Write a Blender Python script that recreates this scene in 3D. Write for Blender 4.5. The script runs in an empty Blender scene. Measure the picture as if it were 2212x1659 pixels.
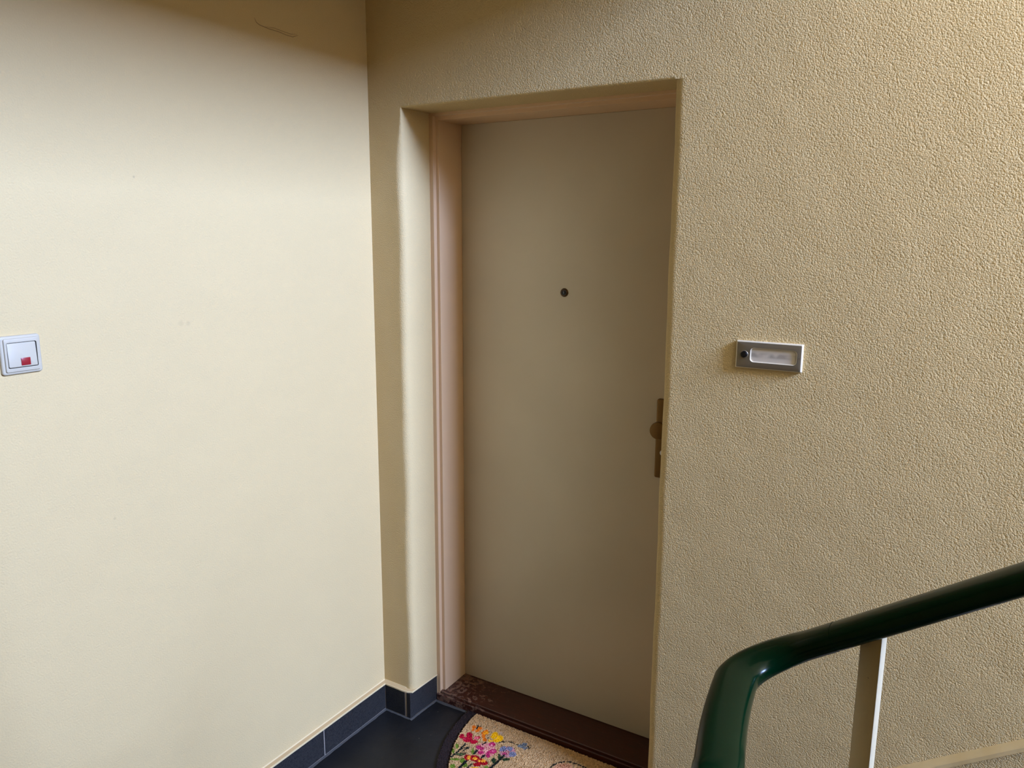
import bpy, bmesh, math, random
from mathutils import Vector, Matrix

random.seed(7)
scene = bpy.context.scene
COL = scene.collection

# ------------------------------------------------------------------ camera
cam_data = bpy.data.cameras.new('camera')
cam_data.sensor_width = 36.0
cam_data.lens = 1661.59 / 2212 * 36.0
cam_data.clip_start = 0.02
cam = bpy.data.objects.new('camera', cam_data)
COL.objects.link(cam)
yaw, pitch, roll = 0.54626, 0.18806, 0.00484
f_ = Vector((-math.sin(yaw) * math.cos(pitch), math.cos(yaw) * math.cos(pitch), -math.sin(pitch)))
r_ = Vector((math.cos(yaw), math.sin(yaw), 0.0))
u_ = r_.cross(f_)
rr = math.cos(roll) * r_ + math.sin(roll) * u_
uu = -math.sin(roll) * r_ + math.cos(roll) * u_
cam.matrix_world = Matrix((
    (rr.x, uu.x, -f_.x, 1.68659),
    (rr.y, uu.y, -f_.y, -1.90743),
    (rr.z, uu.z, -f_.z, 1.65823),
    (0, 0, 0, 1)))
scene.camera = cam

# ------------------------------------------------------------------ world, daylight, exposure
WIN_Y0, WIN_Y1, WIN_Z0, WIN_Z1, WIN_X = -1.58, -0.03, 3.25, 4.75, 6.20
world = bpy.data.worlds.new('world')
scene.world = world
world.use_nodes = True
bg = world.node_tree.nodes['Background']
bg.inputs['Color'].default_value = (0.72, 0.84, 1.0, 1)
bg.inputs['Strength'].default_value = 1.0

sun_l = bpy.data.lights.new('window_daylight', 'AREA')
sun_l.shape = 'RECTANGLE'
sun_l.size = WIN_Z1 - WIN_Z0 - 0.14
sun_l.size_y = WIN_Y1 - WIN_Y0 - 0.14
sun_l.energy = 1370
sun_l.color = (0.395, 0.545, 1.0)
day = bpy.data.objects.new('window_daylight', sun_l)
COL.objects.link(day)
day.location = (WIN_X - 0.02, (WIN_Y0 + WIN_Y1) / 2, (WIN_Z0 + WIN_Z1) / 2)
day.rotation_euler = (0, math.radians(90), 0)

vs = scene.view_settings
vs.view_transform = 'Standard'
vs.look = 'None'
vs.exposure = 0.0
vs.gamma = 1.0
vs.use_curve_mapping = False
scene.cycles.max_bounces = 10
scene.cycles.diffuse_bounces = 7
scene.cycles.use_denoising = True

# ------------------------------------------------------------------ helpers
def lin(c):
    o = []
    for v in c:
        v /= 255.0
        o.append(v / 12.92 if v <= 0.04045 else ((v + 0.055) / 1.055) ** 2.4)
    return tuple(o)

def mat(name, rgb, rough=0.6, metal=0.0, coat=0.0, spec=0.5):
    m = bpy.data.materials.new(name)
    m.use_nodes = True
    b = m.node_tree.nodes['Principled BSDF']
    b.inputs['Base Color'].default_value = (*lin(rgb), 1)
    b.inputs['Roughness'].default_value = rough
    b.inputs['Metallic'].default_value = metal
    b.inputs['Coat Weight'].default_value = coat
    b.inputs['Specular IOR Level'].default_value = spec
    return m

class NT:
    """small helper round a material's node tree"""
    def __init__(self, m):
        self.t = m.node_tree
        self.b = self.t.nodes['Principled BSDF']
        self.co = self.t.nodes.new('ShaderNodeTexCoord').outputs['Object']
    def n(self, kind, **kw):
        nd = self.t.nodes.new(kind)
        for k, v in kw.items():
            if k.startswith('i_'):
                nd.inputs[k[2:].replace('_', ' ')].default_value = v
            else:
                setattr(nd, k, v)
        return nd
    def link(self, a, b):
        self.t.links.new(a, b)
    def noise(self, scale, detail=2.0, rough=0.5, dist=0.0, co=None):
        nd = self.n('ShaderNodeTexNoise')
        nd.inputs['Scale'].default_value = scale
        nd.inputs['Detail'].default_value = detail
        nd.inputs['Roughness'].default_value = rough
        nd.inputs['Distortion'].default_value = dist
        self.link(co or self.co, nd.inputs['Vector'])
        return nd.outputs['Fac']
    def ramp(self, src, stops):
        nd = self.n('ShaderNodeValToRGB')
        el = nd.color_ramp.elements
        while len(el) < len(stops):
            el.new(0.5)
        for e, (p, c) in zip(el, stops):
            e.position = p
            e.color = (*c, 1) if len(c) == 3 else c
        self.link(src, nd.inputs['Fac'])
        return nd.outputs['Color']
    def bump(self, src, dist, strength=1.0, normal=None):
        nd = self.n('ShaderNodeBump')
        nd.inputs['Distance'].default_value = dist
        nd.inputs['Strength'].default_value = strength
        self.link(src, nd.inputs['Height'])
        if normal is not None:
            self.link(normal, nd.inputs['Normal'])
        return nd.outputs['Normal']

def plaster(name, rgb, grain, coarse_dist, fine_dist, wave_dist, pebble=False):
    m = mat(name, rgb, 0.75, spec=0.25)
    t = NT(m)
    def scaled(src, k):
        nd = t.n('ShaderNodeMath', operation='MULTIPLY')
        t.link(src, nd.inputs[0]); nd.inputs[1].default_value = k
        return nd.outputs[0]
    def add(p, q):
        nd = t.n('ShaderNodeMath', operation='ADD')
        t.link(p, nd.inputs[0]); t.link(q, nd.inputs[1])
        return nd.outputs[0]
    h = add(scaled(t.noise(grain, 1.5, 0.45), coarse_dist), scaled(t.noise(9.0, 1.0, 0.5), wave_dist))
    if pebble:                                   # rounded grains of the sprayed plaster
        vo = t.n('ShaderNodeTexVoronoi', feature='F1')
        vo.inputs['Scale'].default_value = grain * 0.62
        t.link(t.co, vo.inputs['Vector'])
        sq = t.n('ShaderNodeMath', operation='POWER')
        t.link(vo.outputs['Distance'], sq.inputs[0]); sq.inputs[1].default_value = 2.0
        h = add(h, scaled(sq.outputs[0], -0.75 * coarse_dist))
    t.link(t.bump(h, 1.0), t.b.inputs['Normal'])
    v = t.noise(2.2, 2.0, 0.55)
    c0 = lin(rgb)
    t.link(t.ramp(v, [(0.3, tuple(x * 0.98 for x in c0)), (0.7, c0)]), t.b.inputs['Base Color'])
    return m

def obj(name, bm, material, parent=None, smooth=35):
    me = bpy.data.meshes.new(name)
    bmesh.ops.recalc_face_normals(bm, faces=bm.faces)
    bm.to_mesh(me)
    bm.free()
    if smooth:
        for p in me.polygons:
            p.use_smooth = True
        me.set_sharp_from_angle(angle=math.radians(smooth))
    for mm in (material if isinstance(material, (list, tuple)) else [material]):
        me.materials.append(mm)
    o = bpy.data.objects.new(name, me)
    COL.objects.link(o)
    if parent is not None:
        o.parent = parent
        if parent.type == 'EMPTY':
            o.matrix_parent_inverse = Matrix.Translation(parent.location).inverted()
    return o

def tag(o, label, cat, group=None):
    o['label'] = label
    o['category'] = cat
    if group:
        o['group'] = group
    return o

def struct(o, label=None, cat=None):
    o['kind'] = 'structure'
    if label:
        o['label'] = label
    if cat:
        o['category'] = cat
    return o

def thing(name, loc, label, cat, group=None):
    o = bpy.data.objects.new(name, None)
    o.empty_display_size = 0.05
    o.location = loc
    COL.objects.link(o)
    return tag(o, label, cat, group)

def box(bm, x0, x1, y0, y1, z0, z1, bevel=0.0, seg=2):
    vs_ = [bm.verts.new((x, y, z)) for x in (x0, x1) for y in (y0, y1) for z in (z0, z1)]
    fs = [(0, 1, 3, 2), (4, 6, 7, 5), (0, 4, 5, 1), (2, 3, 7, 6), (0, 2, 6, 4), (1, 5, 7, 3)]
    faces = [bm.faces.new([vs_[i] for i in f]) for f in fs]
    bmesh.ops.recalc_face_normals(bm, faces=faces)
    if bevel > 0:
        es = list({e for f in faces for e in f.edges})
        bmesh.ops.bevel(bm, geom=es, offset=bevel, segments=seg, profile=0.5, affect='EDGES')

def boxes(*args, bevel=0.0, seg=2):
    bm = bmesh.new()
    for a in args:
        box(bm, *a, bevel=bevel, seg=seg)
    return bm

def prism(bm, prof, axis, a0, a1):
    """closed profile (list of 2D points) extruded along axis: 'x' -> (y,z), 'y' -> (x,z), 'z' -> (x,y)"""
    def P(q, a):
        return {'x': (a, q[0], q[1]), 'y': (q[0], a, q[1]), 'z': (q[0], q[1], a)}[axis]
    A = [bm.verts.new(P(q, a0)) for q in prof]
    B = [bm.verts.new(P(q, a1)) for q in prof]
    n = len(prof)
    bm.faces.new(A[::-1])
    bm.faces.new(B)
    for i in range(n):
        j = (i + 1) % n
        bm.faces.new((A[i], A[j], B[j], B[i]))
    return bm

def rings(bm, loops, cap=True, mi=None):
    """skin a list of equal-length vertex loops"""
    L = [[bm.verts.new(p) for p in lp] for lp in loops]
    n = len(L[0])
    for a, b in zip(L[:-1], L[1:]):
        for i in range(n):
            j = (i + 1) % n
            fc = bm.faces.new((a[i], a[j], b[j], b[i]))
            if mi:
                fc.material_index = mi(i)
    if cap:
        bm.faces.new(L[0][::-1])
        bm.faces.new(L[-1])
    return bm

def lathe(bm, prof, c, axis='y', seg=40):
    """prof: list of (radius, offset along axis) from c"""
    loops = []
    for r, h in prof:
        lp = []
        for k in range(seg):
            a = 2 * math.pi * k / seg
            p, q = r * math.cos(a), r * math.sin(a)
            lp.append({'y': (c[0] + p, c[1] + h, c[2] + q),
                       'x': (c[0] + h, c[1] + p, c[2] + q),
                       'z': (c[0] + p, c[1] + q, c[2] + h)}[axis])
        loops.append(lp)
    return rings(bm, loops)

def rrect(w, h, r, n=6):
    """rounded rectangle outline, centred"""
    P = []
    for cx, cy, a0 in ((w/2 - r, h/2 - r, 0), (-w/2 + r, h/2 - r, 90), (-w/2 + r, -h/2 + r, 180), (w/2 - r, -h/2 + r, 270)):
        for k in range(n + 1):
            a = math.radians(a0 + 90 * k / n)
            P.append((cx + r * math.cos(a), cy + r * math.sin(a)))
    return P

# ------------------------------------------------------------------ materials
CREAM = (200, 176, 127)
M_wall_rough = plaster('plaster_rough', CREAM, 410.0, 0.00135, 0.0, 0.003, pebble=True)
M_wall_fine = plaster('plaster_fine', CREAM, 300.0, 0.0011, 0.0, 0.003)
M_wall_mid = plaster('plaster_mid', CREAM, 340.0, 0.0013, 0.0, 0.003)
M_wall_smooth = plaster('plaster_smooth', CREAM, 60.0, 0.0004, 0.0002, 0.004)
M_ceiling = plaster('ceiling_paint', (192, 178, 140), 120.0, 0.0006, 0.0003, 0.006)

def m_frame():
    m = mat('frame_enamel', (210, 176, 136), 0.42)
    t = NT(m)
    t.link(t.bump(t.noise(260, 2), 0.00015), t.b.inputs['Normal'])
    return m
M_frame = m_frame()

def m_door():
    m = mat('door_paint', (196, 186, 170), 0.38)
    t = NT(m)
    t.link(t.bump(t.noise(35, 3), 0.0006, 1.0, t.bump(t.noise(420, 1), 0.00008)), t.b.inputs['Normal'])
    v = t.noise(3.0, 2.0)
    a = lin((197, 186, 162)); b = lin((203, 192, 168))
    t.link(t.ramp(v, [(0.35, a), (0.65, b)]), t.b.inputs['Base Color'])
    return m
M_door = m_door()

def m_wood():
    m = mat('threshold_varnish', (70, 34, 24), 0.45)
    t = NT(m)
    mp = t.n('ShaderNodeMapping')
    mp.inputs['Scale'].default_value = (3, 40, 40)
    t.link(t.co, mp.inputs['Vector'])
    g = t.noise(6, 4, 0.6, 0.4, mp.outputs['Vector'])
    base = t.ramp(g, [(0.3, lin((42, 16, 8))), (0.7, lin((72, 29, 13)))])
    # worn patches: mostly at the foot of the jambs, where the varnish is gone
    w = t.noise(60, 6, 0.7, 0.4)
    sx = t.n('ShaderNodeSeparateXYZ'); t.link(t.co, sx.inputs[0])
    near = t.n('ShaderNodeMapRange'); t.link(sx.outputs['X'], near.inputs['Value'])
    near.inputs['From Min'].default_value = 0.17; near.inputs['From Max'].default_value = 0.46
    near.inputs['To Min'].default_value = 0.085; near.inputs['To Max'].default_value = -0.11
    ad = t.n('ShaderNodeMath', operation='ADD'); t.link(w, ad.inputs[0]); t.link(near.outputs[0], ad.inputs[1])
    msk = t.ramp(ad.outputs[0], [(0.555, (0, 0, 0)), (0.60, (1, 1, 1))])
    mx = t.n('ShaderNodeMix', data_type='RGBA')
    t.link(msk, mx.inputs[0]); t.link(base, mx.inputs[6])
    mx.inputs[7].default_value = (*lin((112, 80, 58)), 1)
    t.link(mx.outputs[2], t.b.inputs['Base Color'])
    rr_ = t.n('ShaderNodeMapRange'); t.link(msk, rr_.inputs['Value'])
    rr_.inputs['To Min'].default_value = 0.4; rr_.inputs['To Max'].default_value = 0.8
    t.link(rr_.outputs[0], t.b.inputs['Roughness'])
    t.link(t.bump(msk, 0.0005, 1.0), t.b.inputs['Normal'])
    return m
M_wood = m_wood()

def m_stone(name, c0, c1, rough, pit):
    m = mat(name, c1, rough)
    t = NT(m)
    v = t.noise(300, 3, 0.65)
    t.link(t.ramp(v, [(0.40, lin(c0)), (0.52, lin(c1))]), t.b.inputs['Base Color'])
    t.link(t.bump(v, pit), t.b.inputs['Normal'])
    return m
M_tile = m_stone('basalt_tile', (10, 10, 10), (40, 38, 36), 0.55, 0.0010)

def m_floor():
    m = mat('slate_floor', (22, 22, 22), 0.42, spec=0.3)
    t = NT(m)
    v = t.noise(5, 5, 0.6, 0.8)
    base = t.ramp(v, [(0.3, lin((17, 17, 17))), (0.7, lin((29, 28, 27)))])
    sp = t.noise(90, 2, 0.5)
    msk = t.ramp(sp, [(0.735, (0, 0, 0)), (0.76, (1, 1, 1))])
    mx = t.n('ShaderNodeMix', data_type='RGBA')
    t.link(msk, mx.inputs[0]); t.link(base, mx.inputs[6])
    mx.inputs[7].default_value = (*lin((92, 84, 76)), 1)
    t.link(mx.outputs[2], t.b.inputs['Base Color'])
    t.link(t.bump(t.noise(30, 4), 0.0010), t.b.inputs['Normal'])
    return m
M_floor = m_floor()
M_grout = mat('grout', (104, 104, 112), 0.8)
M_grout_pale = mat('grout_pale', (150, 140, 126), 0.85)
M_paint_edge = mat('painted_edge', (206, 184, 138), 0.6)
M_ledge = mat('shaded_ledge', (186, 158, 112), 0.8)  # fillet top in darker tan: shade on the ledge put into its colour

def m_green():
    m = mat('green_pvc', (0, 28, 11), 0.20, spec=0.2)
    t = NT(m)
    t.link(t.bump(t.noise(45, 2), 0.0002), t.b.inputs['Normal'])
    return m
M_green = m_green()

def m_bar():
    m = mat('cream_enamel_bar', (214, 200, 164), 0.35)
    t = NT(m)
    t.link(t.bump(t.noise(70, 2), 0.0007), t.b.inputs['Normal'])
    ch = t.noise(120, 2)
    t.link(t.ramp(ch, [(0.74, lin((214, 200, 164))), (0.76, lin((150, 140, 120)))]), t.b.inputs['Base Color'])
    return m
M_bar = m_bar()
M_white = mat('switch_plastic', (182, 172, 148), 0.35)
M_dark_gap = mat('dark_gap', (30, 30, 34), 0.8)
M_red = mat('red_lens', (140, 24, 32), 0.3, coat=0.3)
def m_alu():
    m = mat('brushed_aluminium', (126, 115, 94), 0.42, metal=0.5)
    t = NT(m)
    mp = t.n('ShaderNodeMapping'); mp.inputs['Scale'].default_value = (8, 300, 300)
    t.link(t.co, mp.inputs['Vector'])
    t.link(t.bump(t.noise(4, 2, 0.5, 0, mp.outputs['Vector']), 0.00008), t.b.inputs['Normal'])
    return m
M_alu = m_alu()
M_alu_edge = mat('lit_edge', (214, 202, 176), 0.4, metal=0.25)  # bevel colour lightened to carry the light caught by the plate's rim
M_black = mat('black_plastic', (14, 14, 15), 0.25)
def m_label():
    # name strip behind clear plastic: the writing is smeared beyond reading
    m = mat('name_strip', (214, 212, 226), 0.3, coat=0.4)
    t = NT(m)
    mp = t.n('ShaderNodeMapping'); mp.inputs['Scale'].default_value = (1, 1, 0.9)
    t.link(t.co, mp.inputs['Vector'])
    v = t.noise(48, 1, 0.4, 0, mp.outputs['Vector'])
    sx = t.n('ShaderNodeSeparateXYZ'); t.link(t.co, sx.inputs[0])
    d = t.n('ShaderNodeMath', operation='SUBTRACT'); t.link(sx.outputs['Z'], d.inputs[0]); d.inputs[1].default_value = 1.379
    ab = t.n('ShaderNodeMath', operation='ABSOLUTE'); t.link(d.outputs[0], ab.inputs[0])
    mr = t.n('ShaderNodeMapRange', interpolation_type='SMOOTHSTEP'); t.link(ab.outputs[0], mr.inputs['Value'])
    mr.inputs['From Min'].default_value = 0.002; mr.inputs['From Max'].default_value = 0.009
    mr.inputs['To Min'].default_value = 1; mr.inputs['To Max'].default_value = 0
    ml = t.n('ShaderNodeMath', operation='MULTIPLY'); t.link(mr.outputs[0], ml.inputs[0])
    vv = t.ramp(v, [(0.38, (0, 0, 0)), (0.62, (1, 1, 1))]); t.link(vv, ml.inputs[1])
    t.link(t.ramp(ml.outputs[0], [(0.0, lin((196, 187, 172))), (1.0, lin((158, 150, 138)))]), t.b.inputs['Base Color'])
    return m
M_label = m_label()
M_bronze = mat('bronze_anodised', (112, 80, 28), 0.40, metal=0.55)
M_bronze_dark = mat('bronze_dark', (84, 62, 36), 0.4, metal=0.5)
M_glass = mat('lens_glass', (30, 30, 34), 0.08, coat=0.6)
M_steel = mat('cylinder_steel', (225, 222, 214), 0.3, metal=0.6)
M_step = m_stone('stair_stone', (140, 136, 126), (166, 160, 148), 0.5, 0.0004)
M_winframe = mat('window_paint', (235, 235, 232), 0.4)

# ------------------------------------------------------------------ room shell
BACK_Y, RIGHT_X, TOP_Z, LOW_Z = -2.25, WIN_X, 5.40, -1.60
XL, XR, ZT, D1, D2 = 0.128, 0.988, 2.042, 0.131, 0.270
CEIL_Z, SLAB_X = 2.45, 1.46

# wall with the scratches and faint stains
M_wall_left = plaster('plaster_fine_left', CREAM, 260.0, 0.0010, 0.0, 0.003)
t = NT(M_wall_left)
geo = t.n('ShaderNodeVectorMath', operation='DISTANCE')
prev = M_wall_left.node_tree.nodes['Principled BSDF'].inputs['Base Color'].links[0].from_socket
for (py, pz, rad, k) in ((-0.712, 1.446, 0.010, 0.10), (-0.692, 1.444, 0.009, 0.10), (-0.805, 1.791, 0.004, 0.25), (-0.926, 1.006, 0.005, 0.15)):
    dn = t.n('ShaderNodeVectorMath', operation='DISTANCE')
    t.link(t.co, dn.inputs[0]); dn.inputs[1].default_value = (0, py, pz)
    mr = t.n('ShaderNodeMapRange', interpolation_type='SMOOTHSTEP')
    t.link(dn.outputs['Value'], mr.inputs['Value'])
    mr.inputs['From Min'].default_value = rad * 0.3; mr.inputs['From Max'].default_value = rad
    mr.inputs['To Min'].default_value = k; mr.inputs['To Max'].default_value = 0
    mx = t.n('ShaderNodeMix', data_type='RGBA')
    t.link(mr.outputs[0], mx.inputs[0]); t.link(prev, mx.inputs[6])
    mx.inputs[7].default_value = (*lin((90, 84, 70)), 1)
    prev = mx.outputs[2]
t.link(prev, t.b.inputs['Base Color'])

wall_left = struct(obj('wall_left', boxes((-0.2, 0, BACK_Y - 0.2, 0.02, LOW_Z, TOP_Z)), M_wall_left, smooth=0),
                   'smooth cream plaster wall lit by daylight, carrying the light switch')

def tube(bm, pts, r, seg=6):
    loops = []
    for i, p in enumerate(pts):
        a = Vector(pts[max(0, i - 1)]); b = Vector(pts[min(len(pts) - 1, i + 1)])
        d = (b - a).normalized()
        s = d.cross(Vector((1, 0, 0))).normalized(); u = s.cross(d)
        rr2 = r * (0.35 if i in (0, len(pts) - 1) else 1.0)
        loops.append([tuple(Vector(p) + rr2 * (math.cos(2*math.pi*k/seg) * s + math.sin(2*math.pi*k/seg) * u)) for k in range(seg)])
    return rings(bm, loops)
M_crack = mat('crack_line', (150, 128, 92), 0.9)  # darker than the plaster: shade in the crack's groove put into the colour
bm = bmesh.new()
tube(bm, [(0, -.430, 2.216), (0, -.424, 2.206), (0, -.414, 2.202), (0, -.384, 2.199), (0, -.350, 2.199), (0, -.322, 2.196), (0, -.300, 2.196), (0, -.280, 2.204)], 0.0011)
tube(bm, [(0, -.398, 2.201), (0, -.366, 2.205), (0, -.335, 2.203), (0, -.305, 2.202), (0, -.284, 2.206)], 0.0008)
obj('plaster_crack', bm, M_crack, wall_left)

# --- door wall: two piers with rounded corners, a head, and the wall above
bm = bmesh.new()
def pier_left(z, r):
    P = [(-0.05, 0.0), (XL - r - 0.004, 0.0)]
    wob = 0.0016 * math.sin(z * 9.0) + 0.0010 * math.sin(z * 23 + 1)
    x = XL + wob * (1 if z < 1.95 else 0)
    for k in range(9):
        a = math.radians(90 * k / 8)
        P.append((x - r + r * math.sin(a) , r - r * math.cos(a)))
    P += [(x + 0.0004, r + 0.004), (0.1345, D1), (0.1345, 0.40), (-0.05, 0.40)]
    return [(px, py, z) for px, py in P]
def rad_left(z):
    tt = min(1.0, max(0.0, (ZT - z) / 0.16))
    return 0.003 + 0.018 * tt * tt * (3 - 2 * tt) + 0.0018 * math.sin(z * 14) * tt
zs = [LOW_Z, 0.0] + [0.09 * i for i in range(1, 21)] + [1.86, 1.90, 1.94, 1.97, 2.0, 2.02, 2.035, ZT]
rings(bm, [pier_left(z, rad_left(z)) for z in zs], mi=lambda i: 1 if 5 <= i <= 11 else 2)
def pier_right(z, r):
    wob = 0.0009 * math.sin(z * 11.0) + 0.0007 * math.sin(z * 31)
    x = XR + wob
    P = [(RIGHT_X + 0.1, 0.0), (x + r + 0.004, 0.0)]
    for k in range(9):
        a = math.radians(90 * k / 8)
        P.append((x + r - r * math.sin(a), r - r * math.cos(a)))
    P += [(x, r + 0.004), (x, 0.40), (RIGHT_X + 0.1, 0.40)]
    return [(px, py, z) for px, py in P]
zs = [LOW_Z, 0.0] + [0.07 * i for i in range(1, 29)] + [2.0, 2.02, ZT]
rings(bm, [pier_right(z, 0.025) for z in zs], mi=lambda i: 1 if 6 <= i <= 10 else 0)
r = 0.006
prof = [(r - r * math.cos(math.radians(90 * k / 5)), ZT + r - r * math.sin(math.radians(90 * k / 5))) for k in range(6)]
prism(bm, prof + [(r + 0.004, ZT), (0.40, ZT), (0.40, TOP_Z), (0.0, TOP_Z), (0.0, ZT + r + 0.004)], 'x', XL, XR + 0.002)
box(bm, -0.05, XL, 0.0, 0.40, ZT, TOP_Z)
box(bm, XR + 0.002, RIGHT_X + 0.1, 0.0, 0.40, ZT, TOP_Z)
wall_door = struct(obj('wall_door', bm, [M_wall_rough, M_wall_fine, M_wall_mid], smooth=40),
                   'grainy cream plaster wall with the deep door recess')

wall_back = struct(obj('wall_back', boxes((-0.2, RIGHT_X + 0.2, BACK_Y - 0.2, BACK_Y, LOW_Z, TOP_Z)), M_wall_fine, smooth=0))
# window wall at the half landing, with a real opening
wall_right = struct(obj('wall_right', boxes(
    (RIGHT_X, RIGHT_X + 0.24, BACK_Y, WIN_Y0, LOW_Z, TOP_Z), (RIGHT_X, RIGHT_X + 0.24, WIN_Y1, 0.0, LOW_Z, TOP_Z),
    (RIGHT_X, RIGHT_X + 0.24, WIN_Y0, WIN_Y1, LOW_Z, WIN_Z0), (RIGHT_X, RIGHT_X + 0.24, WIN_Y0, WIN_Y1, WIN_Z1, TOP_Z)),
    M_wall_fine, smooth=0))
ym = (WIN_Y0 + WIN_Y1) / 2
win = struct(obj('window_1', boxes(
    (RIGHT_X + .03, RIGHT_X + .09, WIN_Y0, WIN_Y0 + .06, WIN_Z0, WIN_Z1), (RIGHT_X + .03, RIGHT_X + .09, WIN_Y1 - .06, WIN_Y1, WIN_Z0, WIN_Z1),
    (RIGHT_X + .03, RIGHT_X + .09, WIN_Y0 + .06, WIN_Y1 - .06, WIN_Z0, WIN_Z0 + .06), (RIGHT_X + .03, RIGHT_X + .09, WIN_Y0 + .06, WIN_Y1 - .06, WIN_Z1 - .06, WIN_Z1),
    (RIGHT_X + .03, RIGHT_X + .09, ym - .03, ym + .03, WIN_Z0 + .06, WIN_Z1 - .06)), M_winframe, smooth=0))
M_pane = mat('pane_glass', (235, 240, 245), 0.05)
M_pane.node_tree.nodes['Principled BSDF'].inputs['Transmission Weight'].default_value = 1.0
for a, b in ((WIN_Y0 + .06, ym - .03), (ym + .03, WIN_Y1 - .06)):
    obj('pane', boxes((RIGHT_X + .057, RIGHT_X + .063, a, b, WIN_Z0 + .06, WIN_Z1 - .06)), M_pane, win, smooth=0)

ceiling = struct(obj('ceiling', boxes((0.0, SLAB_X, BACK_Y, 0.0, CEIL_Z, CEIL_Z + 0.22)), M_ceiling, smooth=0))
ceiling2 = struct(obj('ceiling_stairwell', boxes((-0.2, RIGHT_X + 0.24, BACK_Y - 0.2, 0.4, TOP_Z, TOP_Z + 0.15)), M_ceiling, smooth=0))

# --- landing floor, half landing and stair flights
X0, GOING, RISE = 1.47, 0.255, 0.175
floor = struct(obj('floor', boxes((0.0, X0, BACK_Y, 0.0, -0.18, 0.0), (0.126, XR, 0.0, 0.30, -0.18, 0.0)), M_floor, smooth=0),
               'dark slate landing floor')
struct(obj('floor_basement', boxes((-0.2, RIGHT_X + .24, BACK_Y - .2, 0.4, LOW_Z - 0.15, LOW_Z)), M_step, smooth=0))
struct(obj('floor_half_landing', boxes((X0 + 7 * GOING, RIGHT_X, BACK_Y, 0.0, 8 * RISE - 0.18, 8 * RISE)), M_step, smooth=0))
def flight(name, y0, y1, x, z, sx, dz):
    """sx: run direction, dz: rise per step (signed)"""
    x_end = x + sx * 7 * GOING
    sl = []
    for k in (0, 7):
        zz = z + k * dz
        sl.append((x + sx * k * GOING, zz))
    b = bmesh.new()
    off = 0.0 if dz > 0 else -0.0
    prof = [(sl[0][0], sl[0][1] + off - .10), (sl[1][0], sl[1][1] + off - .10), (sl[1][0], sl[1][1] + off - .26), (sl[0][0], sl[0][1] + off - .26)]
    prism(b, prof, 'y', y0, y1)
    s = struct(obj(name, b, M_ceiling, smooth=0))
    for k in range(7):
        zt = z + (k + 1) * dz if dz > 0 else z + (k + 1) * dz
        xa, xb = x + sx * k * GOING - sx * 0.02, x + sx * (k + 1) * GOING
        obj('step', boxes((min(xa, xb), max(xa, xb), y0 + .002, y1 - .002, zt - (RISE if dz > 0 else .10) , zt), bevel=0.004, seg=1), M_step, s, smooth=0)
    return s
flight('stairs_up', -0.92, -0.001, X0, 0.0, 1, RISE)
flight('stairs_down', BACK_Y, -1.29, X0, 0.0, 1, -RISE)
flight('stairs_upper', BACK_Y, -1.29, X0 + 7 * GOING, 8 * RISE, -1, RISE)

# --- sloping plaster ledge over the stairs, on the door wall
b = bmesh.new()
sl = 0.69
def zl(x):
    return 0.391 + sl * (x - 1.611)
A, B = [], []
for (py, pz) in ((0.01, 0.004), (0.0, 0.0), (-0.013, -0.010), (-0.015, -0.013), (-0.015, -0.024), (-0.011, -0.027), (0.01, -0.027)):
    A.append(b.verts.new((1.30, py, zl(1.30) + pz)))
    B.append(b.verts.new((3.25, py, zl(3.25) + pz)))
n = len(A)
b.faces.new(A[::-1]); b.faces.new(B)
for i in range(n):
    b.faces.new((A[i], A[(i + 1) % n], B[(i + 1) % n], B[i]))
struct(obj('trim_1', b, M_wall_smooth, smooth=30), 'sloping cream plaster ledge on the wall above the stairs')

# ------------------------------------------------------------------ baseboards: stone tiles with a painted bead on top
HB, TB = 0.097, 0.015
bb = struct(obj('baseboard_left', boxes((0.0, 0.0144, BACK_Y, 0.0, 0.0, HB - 0.002)), M_grout_pale, smooth=0), 'dark stone tile skirting along the left wall')
y = -0.0155
while y > BACK_Y:
    y2 = max(y - 0.2985, BACK_Y)
    obj('tile', boxes((0.001, TB, y2, y, 0.004, HB), bevel=0.0008, seg=1), M_tile, bb, smooth=0)
    y = y2 - 0.0025
bb2 = struct(obj('baseboard_door', boxes((0.012, 0.118, -0.0152, 0.0, 0.0, HB - 0.002)), M_grout_pale, smooth=0), 'short dark stone tile skirting between corner and door recess')
obj('tile', boxes((0.0165, 0.1035, -0.016, -0.001, 0.004, HB), bevel=0.0008, seg=1), M_tile, bb2, smooth=0)
bm = bmesh.new()
prism(bm, [(0.112, -0.0165), (0.1285, -0.0165), (0.1365, 0.1285), (0.120, 0.1285)], 'z', 0.003, HB)
bmesh.ops.bevel(bm, geom=list(bm.edges), offset=0.0010, segments=1, affect='EDGES')
obj('tile', bm, M_tile, bb2, smooth=0)

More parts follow.
